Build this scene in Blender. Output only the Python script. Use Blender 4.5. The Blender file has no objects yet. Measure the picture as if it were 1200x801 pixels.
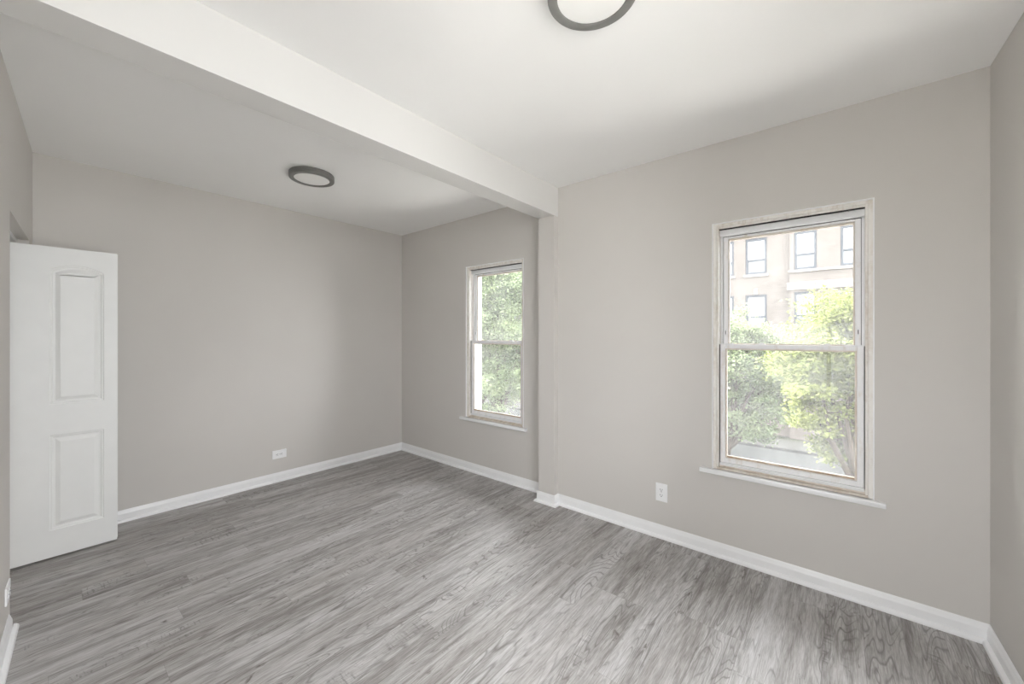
import bpy, bmesh, math, random
from mathutils import Vector, Matrix
PI = math.pi
rnd = random.Random(7)
S = bpy.context.scene
C = S.collection

# ------------------------------------------------------------------ camera
TH = math.atan(387/464)
CAMZ, CEIL = 1.464, 2.742
cd = bpy.data.cameras.new('camera'); cam = bpy.data.objects.new('camera', cd); C.objects.link(cam)
cam.location = (0, 0, CAMZ); cam.rotation_euler = (PI/2, 0, TH)
cd.sensor_width = 36; cd.lens = 464/1200*36; cd.shift_y = -8/1200; cd.clip_start = 0.02
S.camera = cam
# ------------------------------------------------------------------ light
w = bpy.data.worlds.new('sky'); S.world = w; w.use_nodes = True
bg = w.node_tree.nodes['Background']
bg.inputs[0].default_value = (0.985, 0.972, 0.99, 1); bg.inputs[1].default_value = 11.0
sd = bpy.data.lights.new('sun', 'SUN'); sun = bpy.data.objects.new('sun', sd); C.objects.link(sun)
sd.energy = 26; sd.angle = math.radians(0.6); sd.color = (1, 0.95, 0.86)
sun.rotation_euler = Vector((0.80, 0.0, -0.9)).to_track_quat('-Z', 'Y').to_euler()   # high, along the street
S.view_settings.view_transform = 'Standard'; S.view_settings.look = 'None'
S.view_settings.gamma = 1; S.view_settings.use_curve_mapping = False
S.view_settings.exposure = -0.08
S.cycles.max_bounces = 14; S.cycles.diffuse_bounces = 9; S.cycles.transparent_max_bounces = 16
S.cycles.sample_clamp_indirect = 12; S.cycles.caustics_reflective = False; S.cycles.caustics_refractive = False
def portal(loc, normal, sx, sy):            # sampling guides in the window openings, they give no light of their own
    d = bpy.data.lights.new('window_portal', 'AREA'); d.shape = 'RECTANGLE'; d.size = sx; d.size_y = sy
    d.cycles.is_portal = True
    o = bpy.data.objects.new('window_portal', d); C.objects.link(o); o.location = loc
    o.rotation_euler = Vector(normal).to_track_quat('-Z', 'Y').to_euler()

# ------------------------------------------------------------------ room numbers (metres)
XF = -4.345                 # far wall
YA, YM = 3.0, 2.90          # alcove window wall, main window wall
CX0, CX1, CY = -2.062, -1.897, 2.84      # column
BZ = 2.492                  # underside of the beam
ly = lambda x: -0.088 - 0.0577*(x + 3.2)      # left wall line
rx = lambda y: 0.54 + 0.03*(YM - y)           # right wall line
XR = (0.54 + 0.03*(YM + 0.088 + 0.0577*3.2))/(1 - 0.03*0.0577)   # left/right corner behind the camera
YR = ly(XR)
OPX0, OPX1, OPZ = -4.13, -3.2, 2.09           # closet opening in the left wall

# ------------------------------------------------------------------ node helpers
class NT:
    def __init__(s, name):
        s.m = bpy.data.materials.new(name); s.m.use_nodes = True
        s.t = s.m.node_tree; s.t.nodes.clear()
        s.out = s.t.nodes.new('ShaderNodeOutputMaterial')
    def n(s, typ, ins=None, **kw):
        nd = s.t.nodes.new(typ)
        for k, v in kw.items(): setattr(nd, k, v)
        for k, v in (ins or {}).items():
            sock = nd.inputs[k]
            if isinstance(v, bpy.types.NodeSocket): s.t.links.new(v, sock)
            else: sock.default_value = v
        return nd
    def math(s, op, a, b=0.0, c=0.0):
        return s.n('ShaderNodeMath', {0: a, 1: b, 2: c}, operation=op).outputs[0]
    def ramp(s, fac, stops):
        nd = s.n('ShaderNodeValToRGB', {0: fac}); e = nd.color_ramp.elements
        while len(e) < len(stops): e.new(0.5)
        for q, (p, c) in zip(e, stops): q.position = p; q.color = (*c, 1) if len(c) == 3 else c
        return nd.outputs[0]
    def mix(s, fac, a, b, blend='MIX'):
        nd = s.n('ShaderNodeMix', data_type='RGBA', blend_type=blend)
        for i, v in ((0, fac), (6, a), (7, b)):
            if isinstance(v, bpy.types.NodeSocket): s.t.links.new(v, nd.inputs[i])
            else: nd.inputs[i].default_value = (*v, 1) if isinstance(v, tuple) and len(v) == 3 else v
        return nd.outputs[2]
    def noise(s, vec, scale, detail=3.0, rough=0.5, dist=0.0):
        return s.n('ShaderNodeTexNoise', {'Vector': vec, 'Scale': scale, 'Detail': detail, 'Roughness': rough, 'Distortion': dist}).outputs[0]
    def pos(s): return s.n('ShaderNodeNewGeometry').outputs['Position']
    def objc(s): return s.n('ShaderNodeTexCoord').outputs['Object']
    def scale(s, vec, sc):
        return s.n('ShaderNodeMapping', {'Vector': vec, 'Scale': sc}).outputs[0]
    def bsdf(s, col, rough=0.5, spec=0.5, metal=0.0, bump=None, bs=0.1, bd=0.01):
        ins = {'Base Color': (*col, 1) if isinstance(col, tuple) and len(col) == 3 else col, 'Roughness': rough,
               'Specular IOR Level': spec, 'Metallic': metal}
        if bump is not None:
            ins['Normal'] = s.n('ShaderNodeBump', {'Height': bump, 'Strength': bs, 'Distance': bd}).outputs[0]
        b = s.n('ShaderNodeBsdfPrincipled', ins)
        s.t.links.new(b.outputs[0], s.out.inputs[0]); return b
def simple(name, col, rough=0.5, spec=0.5, metal=0.0, var=0.03, sc=8.0):
    t = NT(name); v = t.noise(t.objc(), sc, 3)
    a = tuple(max(0, c*(1 - var)) for c in col); b = tuple(min(1, c*(1 + var)) for c in col)
    t.bsdf(t.ramp(v, [(0.3, a), (0.7, b)]), rough, spec, metal); return t.m

def paint(name, col, rough, bump=0.06):
    t = NT(name); p = t.pos()
    v = t.noise(p, 1.3, 2)
    c = t.ramp(v, [(0.3, tuple(x*0.985 for x in col)), (0.7, tuple(min(1, x*1.015) for x in col))])
    t.bsdf(c, rough, 0.35, 0, t.noise(p, 220, 2), bump, 0.002); return t.m
M_WALL = paint('wall_paint', (0.615, 0.594, 0.572), 0.62)
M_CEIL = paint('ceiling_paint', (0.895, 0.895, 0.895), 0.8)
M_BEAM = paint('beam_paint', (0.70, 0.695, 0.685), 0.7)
M_TRIM = simple('white_trim_paint', (0.86, 0.865, 0.88), 0.28, 0.5, var=0.015)
M_DOOR = simple('white_door_paint', (0.80, 0.81, 0.81), 0.4, 0.45, var=0.012)
M_DARK = simple('dark_gap', (0.02, 0.02, 0.02), 0.8)
M_PLATE = simple('white_plastic', (0.88, 0.885, 0.90), 0.3, 0.5, var=0.01)
M_SLOT = simple('outlet_slot', (0.10, 0.10, 0.11), 0.6)
M_RIM = simple('brushed_grey_metal', (0.22, 0.218, 0.212), 0.45, 0.5, 0.3, var=0.06, sc=20)
M_DIFF = simple('white_diffuser', (0.90, 0.90, 0.89), 0.35, 0.4, var=0.01)
M_STEEL = simple('steel', (0.45, 0.44, 0.42), 0.35, 0.5, 0.9)

def worn(name, base, wear, amt, stretch=(6, 6, 1.2)):
    t = NT(name); p = t.objc()
    a = t.noise(t.scale(p, stretch), 5, 5, 0.6)
    b = t.noise(p, 45, 4, 0.7)
    f = t.math('ADD', t.math('MULTIPLY', a, 0.7), t.math('MULTIPLY', b, 0.3))
    c = t.ramp(f, [(amt - 0.10, wear), (amt + 0.10, base)])
    t.bsdf(c, 0.5, 0.4, 0, b, 0.15, 0.002); return t.m
M_FRAME = worn('worn_frame_paint', (0.82, 0.80, 0.77), (0.66, 0.60, 0.54), 0.43)
M_SASH = worn('worn_sash_paint', (0.87, 0.87, 0.885), (0.72, 0.67, 0.61), 0.36)
M_BEAD = worn('worn_beige_bead', (0.76, 0.71, 0.65), (0.60, 0.51, 0.42), 0.44, (2, 2, 2))
M_RUST = worn('rusty_bead', (0.62, 0.50, 0.38), (0.30, 0.18, 0.09), 0.50, (3, 3, 3))
M_LINER = simple('white_jamb_liner', (0.80, 0.81, 0.83), 0.35)

def glass_mat():
    t = NT('dusty_glass'); p = t.objc()
    tr = t.n('ShaderNodeBsdfTransparent', {'Color': (0.97, 0.985, 0.98, 1)})
    du = t.n('ShaderNodeBsdfTranslucent', {'Color': (0.95, 0.96, 0.97, 1)})
    gl = t.n('ShaderNodeBsdfGlossy', {'Color': (1, 1, 1, 1), 'Roughness': 0.02})
    a = t.noise(t.scale(p, (1, 1, 1)), 3.0, 4, 0.6)
    f = t.ramp(a, [(0.3, (0.03,)*3), (0.75, (0.07,)*3)])
    m1 = t.n('ShaderNodeMixShader', {0: f, 1: tr.outputs[0], 2: du.outputs[0]})
    fr = t.n('ShaderNodeFresnel', {'IOR': 1.17})
    m2 = t.n('ShaderNodeMixShader', {0: fr.outputs[0], 1: m1.outputs[0], 2: gl.outputs[0]})
    t.t.links.new(m2.outputs[0], t.out.inputs[0]); return t.m
M_GLASS = glass_mat()

def floor_mat():
    t = NT('grey_oak_planks'); p = t.pos()
    x, y, z = t.n('ShaderNodeSeparateXYZ', {0: p}).outputs
    WP, LP = 0.15, 1.22
    xs = t.math('DIVIDE', t.math('ADD', x, 20.02), WP)
    row = t.math('FLOOR', xs); fx = t.math('FRACT', xs)
    rr = t.n('ShaderNodeTexWhiteNoise', {'W': row}, noise_dimensions='1D').outputs[0]
    ys = t.math('ADD', t.math('DIVIDE', t.math('ADD', y, 20), LP), t.math('MULTIPLY', rr, 7.3))
    col = t.math('FLOOR', ys); fy = t.math('FRACT', ys)
    idv = t.n('ShaderNodeCombineXYZ', {0: row, 1: col}).outputs[0]
    wn = t.n('ShaderNodeTexWhiteNoise', {'Vector': idv}, noise_dimensions='2D')
    rid, rcol = wn.outputs[0], wn.outputs[1]
    r1, r2, r3 = t.n('ShaderNodeSeparateXYZ', {0: rcol}).outputs
    # seams
    ex = t.math('MULTIPLY', t.math('MINIMUM', fx, t.math('SUBTRACT', 1.0, fx)), WP)
    ey = t.math('MULTIPLY', t.math('MINIMUM', fy, t.math('SUBTRACT', 1.0, fy)), LP)
    seam = t.math('LESS_THAN', t.math('MINIMUM', ex, ey), 0.0009)
    # grain space, shifted per plank
    gx = t.math('ADD', x, t.math('MULTIPLY', rid, 37.0)); gy = t.math('ADD', y, t.math('MULTIPLY', r1, 53.0))
    def gv(a, b): return t.n('ShaderNodeCombineXYZ', {0: t.math('MULTIPLY', gx, a), 1: t.math('MULTIPLY', gy, b), 2: t.math('MULTIPLY', r2, 9.0)}).outputs[0]
    broad = t.noise(gv(13, 1.3), 1.0, 4, 0.55, 0.6)
    mid = t.noise(gv(44, 3.4), 1.0, 6, 0.66, 0.9)
    fine = t.noise(gv(210, 13), 1.0, 4, 0.65)
    # cathedral lines: contour lines of a smooth field
    field = t.noise(gv(7, 0.95), 1.0, 2, 0.45, 0.5)
    con = t.math('FRACT', t.math('MULTIPLY', field, 26.0))
    con = t.math('ABSOLUTE', t.math('SUBTRACT', con, 0.5))
    line = t.n('ShaderNodeMapRange', {0: con, 1: 0.0, 2: 0.16, 3: 1.0, 4: 0.0}).outputs[0]
    lmask = t.n('ShaderNodeMapRange', {0: t.noise(gv(6, 1.0), 0.8, 2), 1: 0.42, 2: 0.58}).outputs[0]
    line = t.math('MULTIPLY', line, t.math('MULTIPLY', lmask, t.math('ADD', 0.35, fine)))
    # knots and cracks
    kn = t.noise(gv(17, 5.0), 1.0, 4, 0.6, 1.6)
    knot = t.n('ShaderNodeMapRange', {0: kn, 1: 0.655, 2: 0.73}).outputs[0]
    # saw ticks across the grain
    tk = t.noise(gv(16, 95), 1.0, 2, 0.5)
    tmask = t.n('ShaderNodeMapRange', {0: t.noise(gv(9, 1.7), 1.0, 2), 1: 0.60, 2: 0.68}).outputs[0]
    tick = t.math('MULTIPLY', t.n('ShaderNodeMapRange', {0: tk, 1: 0.54, 2: 0.64}).outputs[0], tmask)
    v = t.math('ADD', t.math('MULTIPLY', broad, 0.44), t.math('ADD', t.math('MULTIPLY', mid, 0.42), t.math('MULTIPLY', fine, 0.20)))
    v = t.math('ADD', v, t.math('MULTIPLY', t.math('SUBTRACT', r3, 0.5), 0.07))
    c = t.ramp(v, [(0.33, (0.135, 0.123, 0.115)), (0.47, (0.32, 0.305, 0.296)), (0.58, (0.475, 0.464, 0.462)), (0.74, (0.60, 0.60, 0.607))])
    warm = t.n('ShaderNodeMapRange', {0: r1, 1: 0.45, 2: 1.0, 3: 0.0, 4: 0.16}).outputs[0]
    c = t.mix(warm, c, (0.31, 0.272, 0.238))
    st = t.noise(gv(42, 4.2), 1.0, 5, 0.62, 0.9)
    smask = t.n('ShaderNodeMapRange', {0: t.noise(gv(8, 1.5), 1.0, 2), 1: 0.46, 2: 0.60}).outputs[0]
    stroke = t.math('MULTIPLY', t.n('ShaderNodeMapRange', {0: st, 1: 0.53, 2: 0.66}).outputs[0], smask)
    c = t.mix(t.math('MULTIPLY', stroke, 0.55), c, (0.12, 0.105, 0.095))
    fib = t.n('ShaderNodeMapRange', {0: fine, 1: 0.35, 2: 0.65, 3: 0.88, 4: 1.10}).outputs[0]
    c = t.mix(1.0, c, t.n('ShaderNodeCombineXYZ', {0: fib, 1: fib, 2: fib}).outputs[0], 'MULTIPLY')
    c = t.mix(t.math('MULTIPLY', line, 0.72), c, (0.10, 0.088, 0.08))
    c = t.mix(t.math('MULTIPLY', knot, 0.75), c, (0.085, 0.068, 0.056))
    c = t.mix(t.math('MULTIPLY', tick, 0.5), c, (0.11, 0.10, 0.095))
    c = t.mix(t.math('MULTIPLY', seam, 0.30), c, (0.10, 0.09, 0.085))
    ro = t.n('ShaderNodeMapRange', {0: mid, 1: 0.2, 2: 0.8, 3: 0.40, 4: 0.52}).outputs[0]
    h = t.math('SUBTRACT', mid, t.math('MULTIPLY', seam, 1.5))
    t.bsdf(c, ro, 0.5, 0, h, 0.12, 0.002)
    return t.m
M_FLOOR = floor_mat()

# ------------------------------------------------------------------ mesh helpers
def obj(name, bm, mat, parent=None, smooth=False):
    bmesh.ops.recalc_face_normals(bm, faces=bm.faces[:])
    me = bpy.data.meshes.new(name); bm.to_mesh(me); bm.free()
    for m in (mat if isinstance(mat, (list, tuple)) else [mat]): me.materials.append(m)
    if smooth:
        for p in me.polygons: p.use_smooth = True
        me.set_sharp_from_angle(angle=math.radians(35))
    o = bpy.data.objects.new(name, me); C.objects.link(o)
    if parent: o.parent = parent
    return o
def struct(name, bm, mat, parent=None, smooth=False):
    o = obj(name, bm, mat, parent, smooth)
    if not parent: o['kind'] = 'structure'
    return o
def empty(name, loc=(0, 0, 0), rz=0.0, label=None, cat=None, group=None, kind=None):
    o = bpy.data.objects.new(name, None); C.objects.link(o); o.location = loc; o.rotation_euler = (0, 0, rz)
    o.empty_display_size = 0.1
    if label: o['label'] = label
    if cat: o['category'] = cat
    if group: o['group'] = group
    if kind: o['kind'] = kind
    return o
def box(bm, x0, x1, y0, y1, z0, z1, bev=0.0):
    r = bmesh.ops.create_cube(bm, size=1)
    for v in r['verts']:
        v.co = ((x0 + x1)/2 + v.co.x*(x1 - x0), (y0 + y1)/2 + v.co.y*(y1 - y0), (z0 + z1)/2 + v.co.z*(z1 - z0))
    if bev:
        es = list({e for v in r['verts'] for e in v.link_edges})
        bmesh.ops.bevel(bm, geom=es, offset=bev, segments=2, profile=0.5, affect='EDGES')
def boxbm(*a, **k):
    bm = bmesh.new(); box(bm, *a, **k); return bm
def prism(pts, z0, z1):
    bm = bmesh.new(); a = [bm.verts.new((p[0], p[1], z0)) for p in pts]; b = [bm.verts.new((p[0], p[1], z1)) for p in pts]
    bm.faces.new(a); bm.faces.new(b); n = len(pts)
    for i in range(n): bm.faces.new((a[i], a[(i+1) % n], b[(i+1) % n], b[i]))
    return bm
def wall_panel(L, z0, z1, thick, holes):
    """slab in local s (x), depth (y 0..thick), z, with rectangular holes (s0,s1,z0,z1) and their reveals"""
    bm = bmesh.new()
    xs = sorted({0, L, *[h[0] for h in holes], *[h[1] for h in holes]}); zs = sorted({z0, z1, *[h[2] for h in holes], *[h[3] for h in holes]})
    xs = [v for v in xs if 0 <= v <= L]; zs = [v for v in zs if z0 <= v <= z1]
    def solid(i, j):
        if i < 0 or j < 0 or i >= len(xs)-1 or j >= len(zs)-1: return False
        cx, cz = (xs[i]+xs[i+1])/2, (zs[j]+zs[j+1])/2
        return not any(h[0] < cx < h[1] and h[2] < cz < h[3] for h in holes)
    vc = {}
    def V(i, j, k):
        if (i, j, k) not in vc: vc[i, j, k] = bm.verts.new((xs[i], thick*k, zs[j]))
        return vc[i, j, k]
    for i in range(len(xs)-1):
        for j in range(len(zs)-1):
            if not solid(i, j): continue
            for k in (0, 1): bm.faces.new([V(i, j, k), V(i+1, j, k), V(i+1, j+1, k), V(i, j+1, k)])
            if not solid(i-1, j): bm.faces.new([V(i, j, 0), V(i, j+1, 0), V(i, j+1, 1), V(i, j, 1)])
            if not solid(i+1, j): bm.faces.new([V(i+1, j, 0), V(i+1, j+1, 0), V(i+1, j+1, 1), V(i+1, j, 1)])
            if not solid(i, j-1): bm.faces.new([V(i, j, 0), V(i+1, j, 0), V(i+1, j, 1), V(i, j, 1)])
            if not solid(i, j+1): bm.faces.new([V(i, j+1, 0), V(i+1, j+1, 0), V(i+1, j+1, 1), V(i, j+1, 1)])
    return bm
def place(o, x, y, z=0.0, rz=0.0):
    o.location = (x, y, z); o.rotation_euler = (0, 0, rz); return o
def lathe(bm, prof, seg=64, cap=True):
    rings = []
    for r, z in prof:
        if r < 1e-6: rings.append([bm.verts.new((0, 0, z))]); continue
        rings.append([bm.verts.new((r*math.cos(2*PI*i/seg), r*math.sin(2*PI*i/seg), z)) for i in range(seg)])
    for a, b in zip(rings, rings[1:]):
        for i in range(seg):
            j = (i+1) % seg
            if len(a) == 1 and len(b) == 1: continue
            if len(b) == 1: bm.faces.new((a[i], a[j], b[0]))
            elif len(a) == 1: bm.faces.new((a[0], b[i], b[j]))
            else: bm.faces.new((a[i], a[j], b[j], b[i]))
def tube(bm, pts, rad, seg=8):
    prev = None
    for i, (p, r) in enumerate(zip(pts, rad)):
        p = Vector(p); d = Vector(pts[min(i+1, len(pts)-1)]) - Vector(pts[max(i-1, 0)])
        q = d.to_track_quat('Z', 'Y')
        ring = [bm.verts.new(p + q @ Vector((r*math.cos(2*PI*k/seg), r*math.sin(2*PI*k/seg), 0))) for k in range(seg)]
        if prev:
            for k in range(seg): bm.faces.new((prev[k], prev[(k+1) % seg], ring[(k+1) % seg], ring[k]))
        else: bm.faces.new(ring)
        prev = ring
    bm.faces.new(prev)

# ------------------------------------------------------------------ room shell
T = 0.30
WIN_W, WIN_H, WIN_Z = 0.805, 1.636, 0.572
W1X, W2X = -0.671, -3.160
struct('floor', prism([(XF-0.3, -0.9), (XR+0.3, -0.9), (XR+0.3, 3.28), (XF-0.3, 3.28)], -0.2, 0.0), M_FLOOR)
struct('ceiling', prism([(XF-0.3, -0.9), (XR+0.3, -0.9), (XR+0.3, 3.28), (XF-0.3, 3.28)], CEIL, CEIL+0.25), M_CEIL)
struct('wall_far', prism([(XF, ly(XF)-0.8), (XF, YA), (XF-0.2, YA), (XF-0.2, ly(XF)-0.8)], 0, CEIL), M_WALL)
place(struct('wall_alcove', wall_panel(CX0+0.08-XF+0.2, 0, CEIL, 0.22, [(W2X-XF+0.2, W2X+WIN_W-XF+0.2, WIN_Z, WIN_Z+WIN_H)]), M_WALL), XF-0.2, YA)
place(struct('wall_window', wall_panel(0.84-CX1+0.08, 0, CEIL, 0.26, [(W1X-CX1+0.08, W1X+WIN_W-CX1+0.08, WIN_Z, WIN_Z+WIN_H)]), M_WALL), CX1-0.08, YM)
struct('wall_column', prism([(CX0, CY), (CX1, CY), (CX1, YM+0.05), (CX1-0.05, YM+0.05), (CX1-0.05, YA+0.02), (CX0, YA+0.02)], 0, BZ), M_WALL)
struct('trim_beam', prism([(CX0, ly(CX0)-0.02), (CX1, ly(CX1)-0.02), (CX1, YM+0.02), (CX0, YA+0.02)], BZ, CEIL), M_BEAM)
# right wall, with an unseen window opening added to brighten the beam
ua = math.atan2(YR-YM, rx(YR)-0.54)                       # direction from the window wall towards the camera side
LR = math.hypot(YR-YM, rx(YR)-0.54)
SIDE = (1.75, 3.12, 0.50, 2.65)
place(struct('wall_right', wall_panel(LR+0.2, 0, CEIL, 0.25, [SIDE]), M_WALL), 0.54, YM, 0, ua)
def side(s, d): return (0.54 + s*math.cos(ua) - d*math.sin(ua), YM + s*math.sin(ua) + d*math.cos(ua))
# left wall: near piece, strip over the closet opening, return beside the far wall
def lslab(x0, x1, z0, z1): return prism([(x0, ly(x0)), (x1, ly(x1)), (x1, ly(x1)-0.12), (x0, ly(x0)-0.12)], z0, z1)
BACK = (-0.75, 0.50, 0.60, 1.65)              # unseen rear opening added to brighten the window wall
bm = lslab(OPX1, BACK[0], 0, CEIL)
for a in (lslab(XF, OPX1, OPZ, CEIL), lslab(XF, OPX0, 0, OPZ), lslab(BACK[1], XR+0.25, 0, CEIL), lslab(BACK[0], BACK[1], 0, BACK[2]), lslab(BACK[0], BACK[1], BACK[3], CEIL)):
    me = bpy.data.meshes.new('tmp'); a.to_mesh(me); a.free(); bm.from_mesh(me); bpy.data.meshes.remove(me)
struct('wall_left', bm, M_WALL)
bm = bmesh.new()
box(bm, XF-0.1, -2.9, -0.98, -0.9, 0, CEIL); box(bm, -2.98, -2.9, -0.9, -0.23, 0, CEIL)
struct('wall_closet', bm, M_WALL)
struct('trim_track', prism([(OPX0, ly(OPX0)-0.052), (OPX1, ly(OPX1)-0.052), (OPX1, ly(OPX1)-0.080), (OPX0, ly(OPX0)-0.080)], OPZ-0.022, OPZ), M_TRIM)

# ------------------------------------------------------------------ baseboards
BASE = [(0, 0), (0.013, 0), (0.013, 0.062), (0.0125, 0.0635), (0.0105, 0.070), (0.0095, 0.0715), (0.0065, 0.082), (0.003, 0.090), (0, 0.090)]
SHOE = [(0.013, 0), (0.031, 0), (0.031, 0.006)] + [(0.013+0.018*math.cos(a), 0.006+0.016*math.sin(a)) for a in (0.3, 0.6, 0.9, 1.2, PI/2)]
def sweep(a, b, na, nb, prof):                   # run a->b; na / nb: the neighbouring path points or None for a square end; room on the left
    a, b = Vector(a), Vector(b); d = (b-a).normalized(); n = Vector((-d.y, d.x))
    def mit(p, q, at):
        if q is None: return n
        e = (at - Vector(q)).normalized() if p == 0 else (Vector(q) - at).normalized()
        n2 = Vector((-e.y, e.x)); m = (n + n2); return m/(m.dot(n))
    ma, mb = mit(0, na, a), mit(1, nb, b)
    bm = bmesh.new(); A = [bm.verts.new((*(a + ma*p), z)) for p, z in prof]; B = [bm.verts.new((*(b + mb*p), z)) for p, z in prof]
    for i in range(len(prof)):
        j = (i+1) % len(prof); bm.faces.new((A[i], A[j], B[j], B[i]))
    bm.faces.new(A); bm.faces.new(B); return bm
path = [(-3.15, ly(-3.15)), (XR, YR), (0.54, YM), (CX1, YM), (CX1, CY), (CX0, CY), (CX0, YA), (XF, YA), (XF, ly(XF))]
names = ['left', 'right', 'window', 'column_side', 'column_front', 'column_back', 'alcove', 'far']
for i, nm in enumerate(names):
    na = path[i-1] if i > 0 else None; nb = path[i+2] if i+2 < len(path) else None
    b_ = struct('baseboard_'+nm, sweep(path[i], path[i+1], na, nb, BASE), M_TRIM)
    a0 = path[i] if i else (-3.185, ly(-3.185))
    obj('shoe_moulding', sweep(a0, path[i+1], na, nb, SHOE), M_TRIM, b_, True)

# ------------------------------------------------------------------ windows
def rect_frame(bm, x0, x1, z0, z1, y0, y1, l, r, b, t, bev=0.0015):
    box(bm, x0, x0+l, y0, y1, z0, z1, bev); box(bm, x1-r, x1, y0, y1, z0, z1, bev)
    if b: box(bm, x0+l, x1-r, y0, y1, z0, z0+b, bev)
    if t: box(bm, x0+l, x1-r, y0, y1, z1-t, z1, bev)
def build_window(name, loc):
    W, H = WIN_W, WIN_H
    root = empty(name, loc, kind='structure')
    bm = bmesh.new()                                        # thin white corner bead round the opening
    rect_frame(bm, 0, W, 0, H, -0.003, 0.012, 0.006, 0.006, 0, 0.006, 0.001)
    obj('corner_bead', bm, M_TRIM, root)
    bm = bmesh.new()                                        # box frame in the reveal
    rect_frame(bm, 0.004, W-0.004, 0.0, H-0.004, 0.010, 0.135, 0.022, 0.022, 0, 0.020, 0.002)
    rect_frame(bm, 0.026, W-0.026, 0.0, H-0.024, 0.018, 0.135, 0.011, 0.011, 0, 0.012, 0.002)
    obj('window_frame', bm, M_FRAME, root)
    bm = bmesh.new()                                        # white liners beside the upper sash and the header band
    box(bm, 0.037, 0.050, 0.080, 0.13, 0.80, H-0.036, 0.001); box(bm, W-0.050, W-0.037, 0.080, 0.13, 0.80, H-0.036, 0.001)
    box(bm, 0.037, W-0.037, 0.048, 0.13, H-0.078, H-0.040, 0.002)
    obj('jamb_liner', bm, M_LINER, root)
    bm = bmesh.new()                                        # dark shadow gaps of the tracks
    box(bm, 0.037, W-0.037, 0.030, 0.13, H-0.040, H-0.0365); box(bm, 0.037, 0.040, 0.040, 0.079, 0.035, 0.83); box(bm, 0.0503, 0.0522, 0.098, 0.118, 0.83, H-0.08)
    box(bm, W-0.040, W-0.037, 0.040, 0.079, 0.035, 0.83); box(bm, W-0.0522, W-0.0503, 0.092, 0.118, 0.83, H-0.08); box(bm, 0.050, W-0.050, 0.088, 0.13, H-0.081, H-0.078)
    obj('track_gap', bm, M_DARK, root)
    bm = bmesh.new(); rect_frame(bm, 0.001, W-0.001, 0.0, H-0.001, 0.136, 0.225, 0.022, 0.022, 0.03, 0.022, 0.002)
    obj('outer_casing', bm, M_LINER, root)
    # stool
    bm = boxbm(-0.073, W+0.045, -0.032, 0.012, -0.028, 0.0, bev=0.004)
    box(bm, 0.0, W, 0.008, 0.14, -0.028, -0.0005)
    obj('window_sill', bm, M_TRIM, root, True)
    bm = bmesh.new()                                        # sloping inner sill and the ridges under the sash
    for (y0, y1, z0, z1) in ((0.012, 0.040, -0.002, 0.013), (0.040, 0.125, -0.002, 0.026)):
        box(bm, 0.006, W-0.006, y0, y1, z0, z1, 0.002)
    obj('sill_ledge', bm, M_BEAD, root)
    bm = bmesh.new()
    box(bm, 0.040, W-0.040, 0.036, 0.055, 0.024, 0.042, 0.002); box(bm, 0.040, W-0.040, 0.030, 0.040, 0.024, 0.031, 0.001)
    obj('sill_track', bm, M_LINER, root)
    # lower sash, inner track
    sx0, sx1, sz0, sz1 = 0.0405, W-0.0405, 0.043, 0.830
    bm = bmesh.new(); rect_frame(bm, sx0, sx1, sz0, sz1, 0.044, 0.076, 0.030, 0.030, 0.030, 0.026, 0.002)
    ls = obj('lower_sash', bm, M_SASH, root)
    bm = bmesh.new(); rect_frame(bm, sx0+0.030, sx1-0.030, sz0+0.030, sz1-0.026, 0.050, 0.070, 0.009, 0.009, 0.016, 0.009, 0.002)
    obj('glazing_bead', bm, M_BEAD, ls)
    bm = bmesh.new(); box(bm, sx0+0.04, sx1-0.04, 0.0485, 0.052, sz0+0.036, sz0+0.043, 0.001); obj('rusty_edge', bm, M_RUST, ls)
    obj('glass_pane', boxbm(sx0+0.036, sx1-0.036, 0.0585, 0.0615, sz0+0.04, sz1-0.032), M_GLASS, ls)
    # meeting-rail hardware
    for cx in (0.27, 0.60):
        bm = bmesh.new(); box(bm, cx-0.026, cx+0.026, 0.050, 0.072, sz1, sz1+0.004, 0.001); box(bm, cx-0.012, cx+0.012, 0.054, 0.069, sz1+0.004, sz1+0.010, 0.002)
        box(bm, cx-0.003, cx+0.020, 0.050, 0.058, sz1+0.008, sz1+0.012, 0.001)
        obj('sash_lock', bm, M_SASH, ls)
    for a, b in ((sx0, sx0+0.075), (sx1-0.085, sx1)):
        obj('tilt_latch', boxbm(a, b, 0.046, 0.066, sz1, sz1+0.006, bev=0.001), M_LINER, ls)
    # upper sash, outer track
    ux0, ux1, uz0, uz1 = 0.0525, W-0.0525, 0.800, H-0.081
    bm = bmesh.new(); rect_frame(bm, ux0, ux1, uz0, uz1, 0.088, 0.120, 0.026, 0.026, 0.03, 0.014, 0.002)
    us = obj('upper_sash', bm, M_SASH, root)
    bm = bmesh.new(); rect_frame(bm, ux0+0.026, ux1-0.026, uz0+0.03, uz1-0.014, 0.096, 0.114, 0.008, 0.008, 0.008, 0.012, 0.002)
    obj('glazing_bead', bm, M_BEAD, us)
    obj('glass_pane', boxbm(ux0+0.032, ux1-0.032, 0.1035, 0.1065, uz0+0.034, uz1-0.018), M_GLASS, us)
    for cx in (ux0+0.012, ux1-0.012):
        bm = bmesh.new(); box(bm, cx-0.005, cx+0.005, 0.0855, 0.089, 0.885, 0.935, 0.001)
        la = obj('finger_latch', bm, M_LINER, us)
        obj('latch_slot', boxbm(cx-0.002, cx+0.002, 0.0845, 0.086, 0.898, 0.922), M_SLOT, la)
    return root
build_window('window_1', (W1X, YM, WIN_Z))
build_window('window_2', (W2X, YA, WIN_Z))
portal((W1X+WIN_W/2, YM+0.42, WIN_Z+WIN_H/2), (0, -1, 0), WIN_W, WIN_H)
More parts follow.
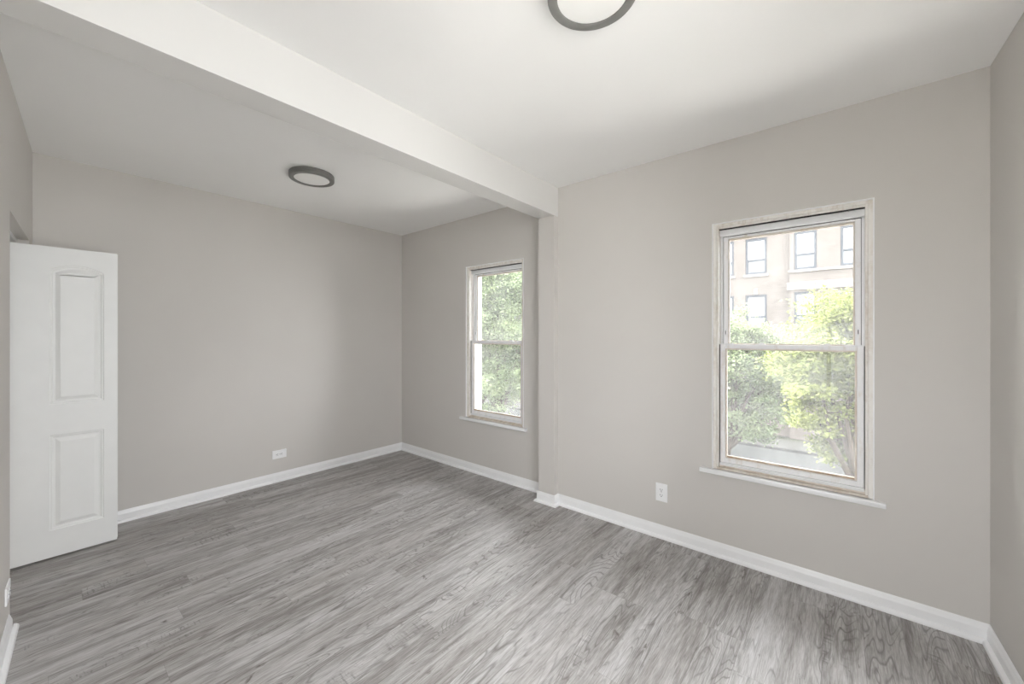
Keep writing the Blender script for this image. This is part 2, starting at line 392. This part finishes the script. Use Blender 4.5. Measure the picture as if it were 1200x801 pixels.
portal((W2X+WIN_W/2, YA+0.32, WIN_Z+WIN_H/2), (0, -1, 0), WIN_W, WIN_H)
sp = side((SIDE[0]+SIDE[1])/2, 0.27)
portal((*sp, (SIDE[2]+SIDE[3])/2), (math.sin(ua), -math.cos(ua), 0), SIDE[1]-SIDE[0], SIDE[3]-SIDE[2])
w3 = empty('added_side_window', (0.54, YM, 0), ua, kind='structure')  # added out of view, lets extra sky light onto beam and far wall
bm = bmesh.new(); rect_frame(bm, SIDE[0], SIDE[1], SIDE[2], SIDE[3], 0.06, 0.12, 0.04, 0.04, 0.05, 0.04, 0.003)
box(bm, SIDE[0]+0.04, SIDE[1]-0.04, 0.07, 0.11, 1.53, 1.57, 0.002)
obj('window_frame', bm, M_FRAME, w3)
obj('glass_pane', boxbm(SIDE[0]+0.03, SIDE[1]-0.03, 0.088, 0.091, SIDE[2]+0.04, SIDE[3]-0.03), M_GLASS, w3)

al = -math.atan(0.0577); xm = (BACK[0]+BACK[1])/2
portal((xm, ly(xm)-0.14, (BACK[2]+BACK[3])/2), (-math.sin(al), math.cos(al), 0), BACK[1]-BACK[0], BACK[3]-BACK[2])
w4 = empty('added_rear_window', (xm, ly(xm), 0), al, kind='structure')  # added behind the camera, fills the window wall with sky light
bm = bmesh.new(); hw = (BACK[1]-BACK[0])/2; rect_frame(bm, -hw, hw, BACK[2], BACK[3], -0.10, -0.04, 0.04, 0.04, 0.05, 0.04, 0.003)
box(bm, -0.02, 0.02, -0.09, -0.05, BACK[2]+0.05, BACK[3]-0.04, 0.002)
obj('window_frame', bm, M_FRAME, w4)
obj('glass_pane', boxbm(-hw+0.03, hw-0.03, -0.075, -0.072, BACK[2]+0.04, BACK[3]-0.03), M_GLASS, w4)

# ------------------------------------------------------------------ bifold closet door
def offset_loop(pts, d):                       # inset a CCW polygon by d
    out = []; n = len(pts)
    for i in range(n):
        p, q, r = Vector(pts[i-1]), Vector(pts[i]), Vector(pts[(i+1) % n])
        e1, e2 = (q-p).normalized(), (r-q).normalized()
        n1, n2 = Vector((-e1.y, e1.x)), Vector((-e2.y, e2.x)); m = n1+n2; m /= m.dot(n1)
        out.append(tuple(q + m*d))
    return out
def door_leaf_bm(Wd, Hd, th, panels):
    bm = bmesh.new()
    prof = [(0.0, 0.0), (0.004, 0.0035), (0.012, 0.0045), (0.017, 0.0090), (0.026, 0.0095), (0.047, 0.0015), (0.050, 0.0012)]
    for sgn, x0 in ((1, th/2), (-1, -th/2)):
        P = lambda u, v, dep: bm.verts.new((x0 - sgn*dep, u, v))
        outer = [P(*p, 0) for p in ((0, 0), (Wd, 0), (Wd, Hd), (0, Hd))]
        edges = [bm.edges.new((outer[i], outer[(i+1) % 4])) for i in range(4)]
        for pts in panels:
            rings = [[P(*q, dep) for q in offset_loop(pts, d)] for d, dep in prof]
            n = len(pts)
            for a, b in zip(rings, rings[1:]):
                for i in range(n): bm.faces.new((a[i], a[(i+1) % n], b[(i+1) % n], b[i]))
            bm.faces.new(rings[-1])
            for i in range(n):
                e = bm.edges.get((rings[0][i], rings[0][(i+1) % n])); edges.append(e)
        bmesh.ops.triangle_fill(bm, use_beauty=True, use_dissolve=False, edges=edges)
        if sgn == 1: fr = outer
        else:
            for i in range(4):
                j = (i+1) % 4; bm.faces.new((fr[i], fr[j], outer[j], outer[i]))
    return bm
LW, LH = 0.485, 2.030
a0, a1 = 0.170, 0.420
arch = [(a1, 1.880)] + [(a1 + (a0-a1)*k/14, 1.880 + 0.042*4*(k/14)*(1-k/14)) for k in range(1, 14)] + [(a0, 1.880)]
pan = [[(a0, 0.175), (a1, 0.175), (a1, 0.797), (a0, 0.797)], [(a0, 0.996), (a1, 0.996)] + arch]
door = empty('door_1', (-3.987, -0.120, 0.012), kind='structure')
leaf = obj('door_leaf', door_leaf_bm(LW, LH, 0.034, pan), M_DOOR, door)
pan2 = [[(LW-q[0], q[1]) for q in reversed(p)] for p in pan]
leaf2 = obj('door_leaf', door_leaf_bm(LW, LH, 0.034, pan2), M_DOOR, door); leaf2.location = (-0.040, 0.006, 0)
for z in (0.25, 1.0, 1.78):
    bm = bmesh.new(); tube(bm, [(-0.020, LW-0.003, z), (-0.020, LW-0.003, z+0.07)], [0.004]*2, 10); obj('door_hinge', bm, M_STEEL, door)

# ------------------------------------------------------------------ ceiling lamps
def lamp(loc, label):
    r = empty('ceiling_lamp', loc, label=label, cat='ceiling light', group='round flush ceiling lights')
    bm = bmesh.new()
    lathe(bm, [(0.150, 0), (0.160, -0.001), (0.163, -0.006), (0.163, -0.024), (0.1605, -0.026), (0.1605, -0.029), (0.163, -0.031), (0.163, -0.040), (0.160, -0.044), (0.154, -0.0455), (0.133, -0.0455), (0.128, -0.043), (0.127, -0.036)], 96)
    obj('lamp_rim', bm, M_RIM, r, True)
    bm = bmesh.new(); lathe(bm, [(0.1275, -0.039), (0.118, -0.0405), (0.07, -0.0415), (0, -0.042)], 96)
    obj('lamp_diffuser', bm, M_DIFF, r, True); return r
lamp((-3.24, 1.400, CEIL), 'round grey rimmed flush ceiling lamp over the alcove beyond the beam')
lamp((-0.702, 1.300, CEIL), 'round grey rimmed flush ceiling lamp near the beam, cut by the top edge')

# ------------------------------------------------------------------ outlets (local: x right, z up, -y towards the room)
def outlet(loc, rz, horiz, label):
    r = empty('wall_outlet', loc, rz, label, 'outlet', 'duplex wall outlets')
    rot = Matrix.Rotation(PI/2, 4, 'Y') if horiz else Matrix.Identity(4)
    def part(name, bm, mat, parent):
        bmesh.ops.transform(bm, matrix=rot, verts=bm.verts[:]); return obj(name, bm, mat, parent, False)
    part('cover_plate', boxbm(-0.0415, 0.0415, -0.007, 0.0, -0.065, 0.065, bev=0.0025), M_PLATE, r)
    for s in (-1, 1):
        bm = boxbm(-0.017, 0.017, -0.0095, -0.006, s*0.0195-0.0145, s*0.0195+0.0145, bev=0.0015)
        f = part('receptacle', bm, M_PLATE, r)
        bm = bmesh.new(); z = s*0.0195
        box(bm, -0.0085, -0.0055, -0.0101, -0.009, z-0.002, z+0.008); box(bm, 0.0055, 0.0085, -0.0101, -0.009, z-0.001, z+0.007)
        box(bm, -0.003, 0.003, -0.0101, -0.009, z-0.011, z-0.005)
        part('socket_slot', bm, M_SLOT, f)
    bm = bmesh.new(); lathe(bm, [(0.003, 0), (0.0028, 0.001), (0, 0.0012)], 12); bmesh.ops.rotate(bm, matrix=Matrix.Rotation(PI/2, 3, 'X'), verts=bm.verts[:])
    bmesh.ops.translate(bm, vec=(0, -0.0068, 0), verts=bm.verts[:]); part('plate_screw', bm, M_STEEL, r)
    return r
outlet((-1.005, YM, 0.326), 0, False, 'upright white duplex outlet on the wall left of the large window')
outlet((XF, 1.558, 0.271), PI/2, True, 'sideways white duplex outlet low on the far alcove wall')
xo = -3.085
outlet((xo, ly(xo), 0.228), PI - math.atan(0.0577), True, 'white outlet on the near left wall above the baseboard end, cut by the frame')

# ------------------------------------------------------------------ outdoors
GZ = -3.4
def ext_mats():
    t = NT('pale_brick'); p = t.objc()
    x, y, z = t.n('ShaderNodeSeparateXYZ', {0: p}).outputs
    v = t.n('ShaderNodeCombineXYZ', {0: t.math('ADD', x, y), 1: z}).outputs[0]
    b = t.n('ShaderNodeTexBrick', {'Vector': v, 'Color1': (0.135, 0.115, 0.102, 1), 'Color2': (0.095, 0.082, 0.073, 1), 'Mortar': (0.16, 0.15, 0.14, 1), 'Scale': 1.0,
            'Mortar Size': 0.008, 'Brick Width': 0.22, 'Row Height': 0.075})
    c = t.mix(0.35, b.outputs[0], t.ramp(t.noise(p, 1.2, 4), [(0.3, (0.09, 0.078, 0.070)), (0.7, (0.155, 0.137, 0.124))]))
    t.bsdf(c, 0.85, 0.2); brick = t.m
    return brick
M_BRICK = ext_mats()
M_STONE = simple('limestone', (0.27, 0.25, 0.225), 0.8, 0.2, var=0.08)
M_WFRAME = simple('dark_window_frame', (0.028, 0.035, 0.045), 0.5, 0.4)
M_WPANE = simple('far_window_pane', (0.045, 0.06, 0.075), 0.06, 1.0)
M_BLIND = simple('white_blind', (0.42, 0.43, 0.45), 0.7, 0.2)
M_ASPH = simple('asphalt', (0.022, 0.024, 0.025), 0.9, 0.2, var=0.15, sc=3)
M_CONC = simple('pavement', (0.032, 0.033, 0.032), 0.9, 0.2, var=0.12, sc=2)
M_BOUNCE = simple('pale_bounce_surface', (0.52, 0.51, 0.49), 0.9, 0.2, var=0.05, sc=2)  # reflector colour of the two added slabs outdoors
M_LAWN = simple('dry_ground', (0.034, 0.037, 0.028), 0.95, 0.1, var=0.3, sc=4)
M_BARK = simple('bark', (0.050, 0.040, 0.031), 0.9, 0.1, var=0.3, sc=12)
def leafmat(name, a, b):
    t = NT(name); p = t.objc()
    v = t.noise(p, 1.1, 4, 0.6); v2 = t.noise(p, 14, 2)
    c = t.ramp(t.math('ADD', t.math('MULTIPLY', v, 0.5), t.math('MULTIPLY', v2, 0.5)), [(0.35, a), (0.65, b)])
    d = t.n('ShaderNodeBsdfPrincipled', {'Base Color': c, 'Roughness': 0.6, 'Specular IOR Level': 0.2})
    tr = t.n('ShaderNodeBsdfTranslucent', {'Color': c})
    m = t.n('ShaderNodeMixShader', {0: 0.4, 1: d.outputs[0], 2: tr.outputs[0]})
    t.t.links.new(m.outputs[0], t.out.inputs[0]); return t.m
M_LEAF_Y = leafmat('yellow_green_leaves', (0.072, 0.100, 0.026), (0.275, 0.305, 0.105))
M_LEAF_G = leafmat('mid_green_leaves', (0.085, 0.130, 0.066), (0.31, 0.365, 0.20))
struct('ground', boxbm(-45, 25, -8, 60, GZ-0.2, GZ), M_LAWN)
struct('bounce_deck', prism([(-6, -9), (14, -9), (14, 2.6), (0.98, 2.6), (0.98, -0.5), (-2.85, -0.5), (-2.85, -1.02), (-6, -1.02)], -0.35, -0.2), M_BOUNCE)  # unseen pale slab, added to bounce daylight up through the two added windows
struct('bounce_shelf', boxbm(-7.0, 5.0, 3.5, 6.4, -0.5, -0.3), M_BOUNCE)  # pale slab added below the view, throws sunlight up onto the ceiling
struct('trim_street', boxbm(-45, 25, 15.2, 20.0, GZ, GZ+0.02), M_ASPH)
bm = boxbm(-45, 25, 13.2, 15.2, GZ, GZ+0.14, bev=0.03); box(bm, -45, 25, 20.0, 21.6, GZ, GZ+0.14, 0.03)
struct('trim_pavement', bm, M_CONC)

bld = empty('apartment_building', (0, 23.0, GZ), label='brick apartment building with dark framed windows across the street', cat='building')
zz = lambda z: z - GZ
cols_l = [-26.4, -24.0, -21.6, -19.2, -16.8, -14.4, -12.0, -9.6, -7.2, -4.75, -3.31]; cols_r = [-1.31, 0.36, 2.1, 4.0, 6.4, 8.8]
rows = [(4.50, 6.30), (1.65, 3.48), (-1.2, 0.65)]
def facade(name, x0, x1, y, cols, hw):
    hol = [(c-hw-x0, c+hw-x0, zz(a), zz(b)) for c in cols for a, b in rows]
    o = obj(name, wall_panel(x1-x0, 0, zz(8.6), 0.35, hol), M_BRICK, bld); o.location = (x0, y, 0)
    for c in cols:
        for a, b in rows:
            bm = bmesh.new(); rect_frame(bm, c-hw, c+hw, zz(a), zz(b), y+0.05, y+0.2, 0.10, 0.10, 0.12, 0.12, 0.01)
            zm = a + (b-a)*0.40; box(bm, c-hw+0.1, c+hw-0.1, y+0.07, y+0.18, zz(zm)-0.04, zz(zm)+0.04)
            f = obj('window', bm, M_WFRAME, bld)
            obj('pane', boxbm(c-hw+0.08, c+hw-0.08, y+0.13, y+0.15, zz(a)+0.1, zz(b)-0.1), M_WPANE, f)
            obj('blind', boxbm(c-hw+0.08, c+hw-0.08, y+0.10, y+0.125, zz(zm), zz(b)-0.1), M_BLIND, f)
            obj('stone_sill', boxbm(c-hw-0.06, c+hw+0.06, y-0.08, y+0.1, zz(a)-0.12, zz(a)), M_STONE, bld)
facade('brick_wall', -28.0, -1.9, 0.0, cols_l, 0.46)
facade('brick_bay', -1.9, 10.5, -0.30, cols_r, 0.42)
for c in cols_l[-3:]: obj('keystone', boxbm(c-0.09, c+0.09, -0.06, 0.05, zz(3.50), zz(3.78)), M_STONE, bld)
obj('stone_band', boxbm(-2.0, 10.5, -0.40, -0.28, zz(3.58), zz(3.92)), M_STONE, bld)
obj('stone_band', boxbm(-1.95, 10.5, -0.40, -0.28, zz(4.40), zz(4.50)), M_STONE, bld)
obj('cornice', boxbm(-28.2, 10.7, -0.6, 0.5, zz(8.6), zz(9.0)), M_STONE, bld)
obj('building_body', boxbm(-28, 10.5, 0.36, 9, 0, zz(8.6)), M_BRICK, bld)

def leaves(blobs, n, size, seed):
    r = random.Random(seed); vs, fs = [], []
    tot = sum(b[3]**2 for b in blobs)
    for (cx, cy, cz, br) in blobs:
        k = int(n*br*br/tot)
        clumps = []
        for _ in range(max(6, int(28*br))):
            d = Vector((r.gauss(0, 1), r.gauss(0, 1), r.gauss(0, 0.8))).normalized()*br*(r.random()**0.35)
            clumps.append(Vector((cx, cy, cz)) + Vector((d.x, d.y, d.z*0.8)))
        for _ in range(k):
            c = r.choice(clumps); s = br*0.20
            p = c + Vector((r.gauss(0, s), r.gauss(0, s), r.gauss(0, s*0.6)))
            u = Vector((r.gauss(0, 1), r.gauss(0, 1), r.gauss(-0.3, 0.6))).normalized()
            up = Vector((r.gauss(0, 0.55), r.gauss(-0.3, 0.55), 1)).normalized()
            v = u.cross(up)
            if v.length < 1e-3: continue
            v.normalize(); nn = u.cross(v); l = size*r.uniform(0.7, 1.3); ww = l*0.30; i = len(vs)
            vs += [p, p+u*l*0.45+v*ww+nn*ww*0.25, p+u*l, p+u*l*0.45-v*ww+nn*ww*0.25]
            fs += [(i, i+1, i+2), (i, i+2, i+3)]
    me = bpy.data.meshes.new('crown'); me.from_pydata([tuple(q) for q in vs], [], fs); me.update(); return me
def tree(loc, blobs, n, mat, label, seed, size=0.13, lean=(0, 0), tr=0.16):
    root = empty('tree', loc, label=label, cat='tree', group='trees across the windows')
    me = leaves(blobs, n, size, seed); me.materials.append(mat)
    o = bpy.data.objects.new('crown', me); C.objects.link(o); o.parent = root
    bm = bmesh.new(); r = random.Random(seed+1)
    zf = min(b[2] for b in blobs)*0.62
    fork = Vector((lean[0], lean[1], zf))
    tube(bm, [(0, 0, 0), (lean[0]*0.3, lean[1]*0.3, zf*0.5), tuple(fork)], [tr*1.25, tr, tr*0.85], 10)
    obj('trunk', bm, M_BARK, root, True)
    for b in blobs:
        bm = bmesh.new()
        e = Vector(b[:3]); m = fork.lerp(e, 0.5) + Vector((r.uniform(-.2, .2), r.uniform(-.2, .2), 0.15))
        tube(bm, [tuple(fork - Vector((0, 0, 0.08))), tuple(m), tuple(e + Vector((0, 0, b[3]*0.4)))], [tr*0.55, tr*0.33, tr*0.1], 8)
        for _ in range(4):
            d = Vector((r.gauss(0, 1), r.gauss(0, 1), r.gauss(0.3, 0.6))).normalized()*b[3]*0.8
            st = m.lerp(e, r.random()); tube(bm, [tuple(st), tuple(st.lerp(st+d, 0.5)+Vector((0, 0, 0.08))), tuple(st+d)], [tr*0.16, tr*0.10, tr*0.03], 6)
        obj('branch', bm, M_BARK, root, True)
    return root
tree((0.55, 11.4, GZ), [(-0.55, 0, 5.25, 0.9), (0.30, 0.3, 5.1, 0.95), (-1.15, 0.2, 4.4, 0.85), (-0.4, -0.3, 4.3, 0.9), (0.45, -0.2, 4.2, 0.9), (-0.9, -0.2, 3.55, 0.7), (0.0, 0.5, 3.5, 0.75), (0.9, 0.2, 4.9, 0.8), (-0.3, 0.2, 2.85, 0.45), (0.8, 0.0, 3.3, 0.6), (-1.0, 0.1, 2.75, 0.5), (0.35, 0.1, 2.75, 0.45), (1.1, 0.2, 4.1, 0.7), (-0.7, 0.3, 2.45, 0.5), (0.1, 0.4, 2.4, 0.5)],
     60000, M_LEAF_Y, 'sunlit yellow green tree with dark forking trunk behind the large window, right side', 11, 0.088, (-0.25, -0.1), 0.12)
tree((-3.0, 14.6, GZ), [(0.3, 0, 5.0, 0.9), (1.0, 0.2, 4.6, 0.8), (-0.8, 0.1, 4.8, 0.95), (0.4, -0.3, 3.9, 0.9), (1.2, 0.1, 3.8, 0.75), (-0.6, 0.3, 3.8, 0.9), (0.2, 0.2, 3.0, 0.7), (1.1, 0.1, 3.0, 0.5), (-0.6, 0.1, 2.7, 0.7), (0.5, 0.2, 2.3, 0.6), (1.3, 0.2, 2.5, 0.55), (-0.9, 0.2, 2.2, 0.6), (0.1, 0.3, 1.9, 0.6), (0.9, 0.2, 1.9, 0.6), (1.6, 0.3, 3.2, 0.6)],
     52000, M_LEAF_G, 'lower green tree behind the large window, left side, in front of the brick wall', 23, 0.098, (0.1, 0), 0.12)
tree((-9.9, 11.0, GZ), [(0, 0, 6.9, 1.2), (0.8, 0.2, 6.2, 1.1), (-0.8, 0.2, 6.1, 1.2), (0.1, -0.4, 5.3, 1.1), (-1.1, -0.2, 4.7, 1.0), (1.0, 0.1, 4.7, 1.0), (0.0, 0.4, 4.0, 1.0), (0.7, -0.3, 3.3, 0.8), (-0.7, 0, 3.3, 0.85), (0.1, 0.1, 2.5, 0.7)],
     60000, M_LEAF_G, 'tall leafy tree filling the small alcove window', 37, 0.098, (0.1, 0), 0.12)
tree((-14.4, 14.6, GZ), [(0, 0, 8.0, 1.6), (1.5, 0.2, 7.2, 1.5), (-1.4, 0.2, 6.5, 1.5), (0.4, -0.3, 5.6, 1.5), (1.7, 0, 4.8, 1.3), (-1.2, 0, 4.6, 1.3), (0.8, 0.3, 3.6, 1.2), (1.5, 0.2, 2.4, 0.9), (0, 0, 2.5, 0.9)],
     34000, M_LEAF_G, 'second tree farther off behind the tall tree in the alcove window, left', 41, 0.15, (0.2, 0), 0.13)
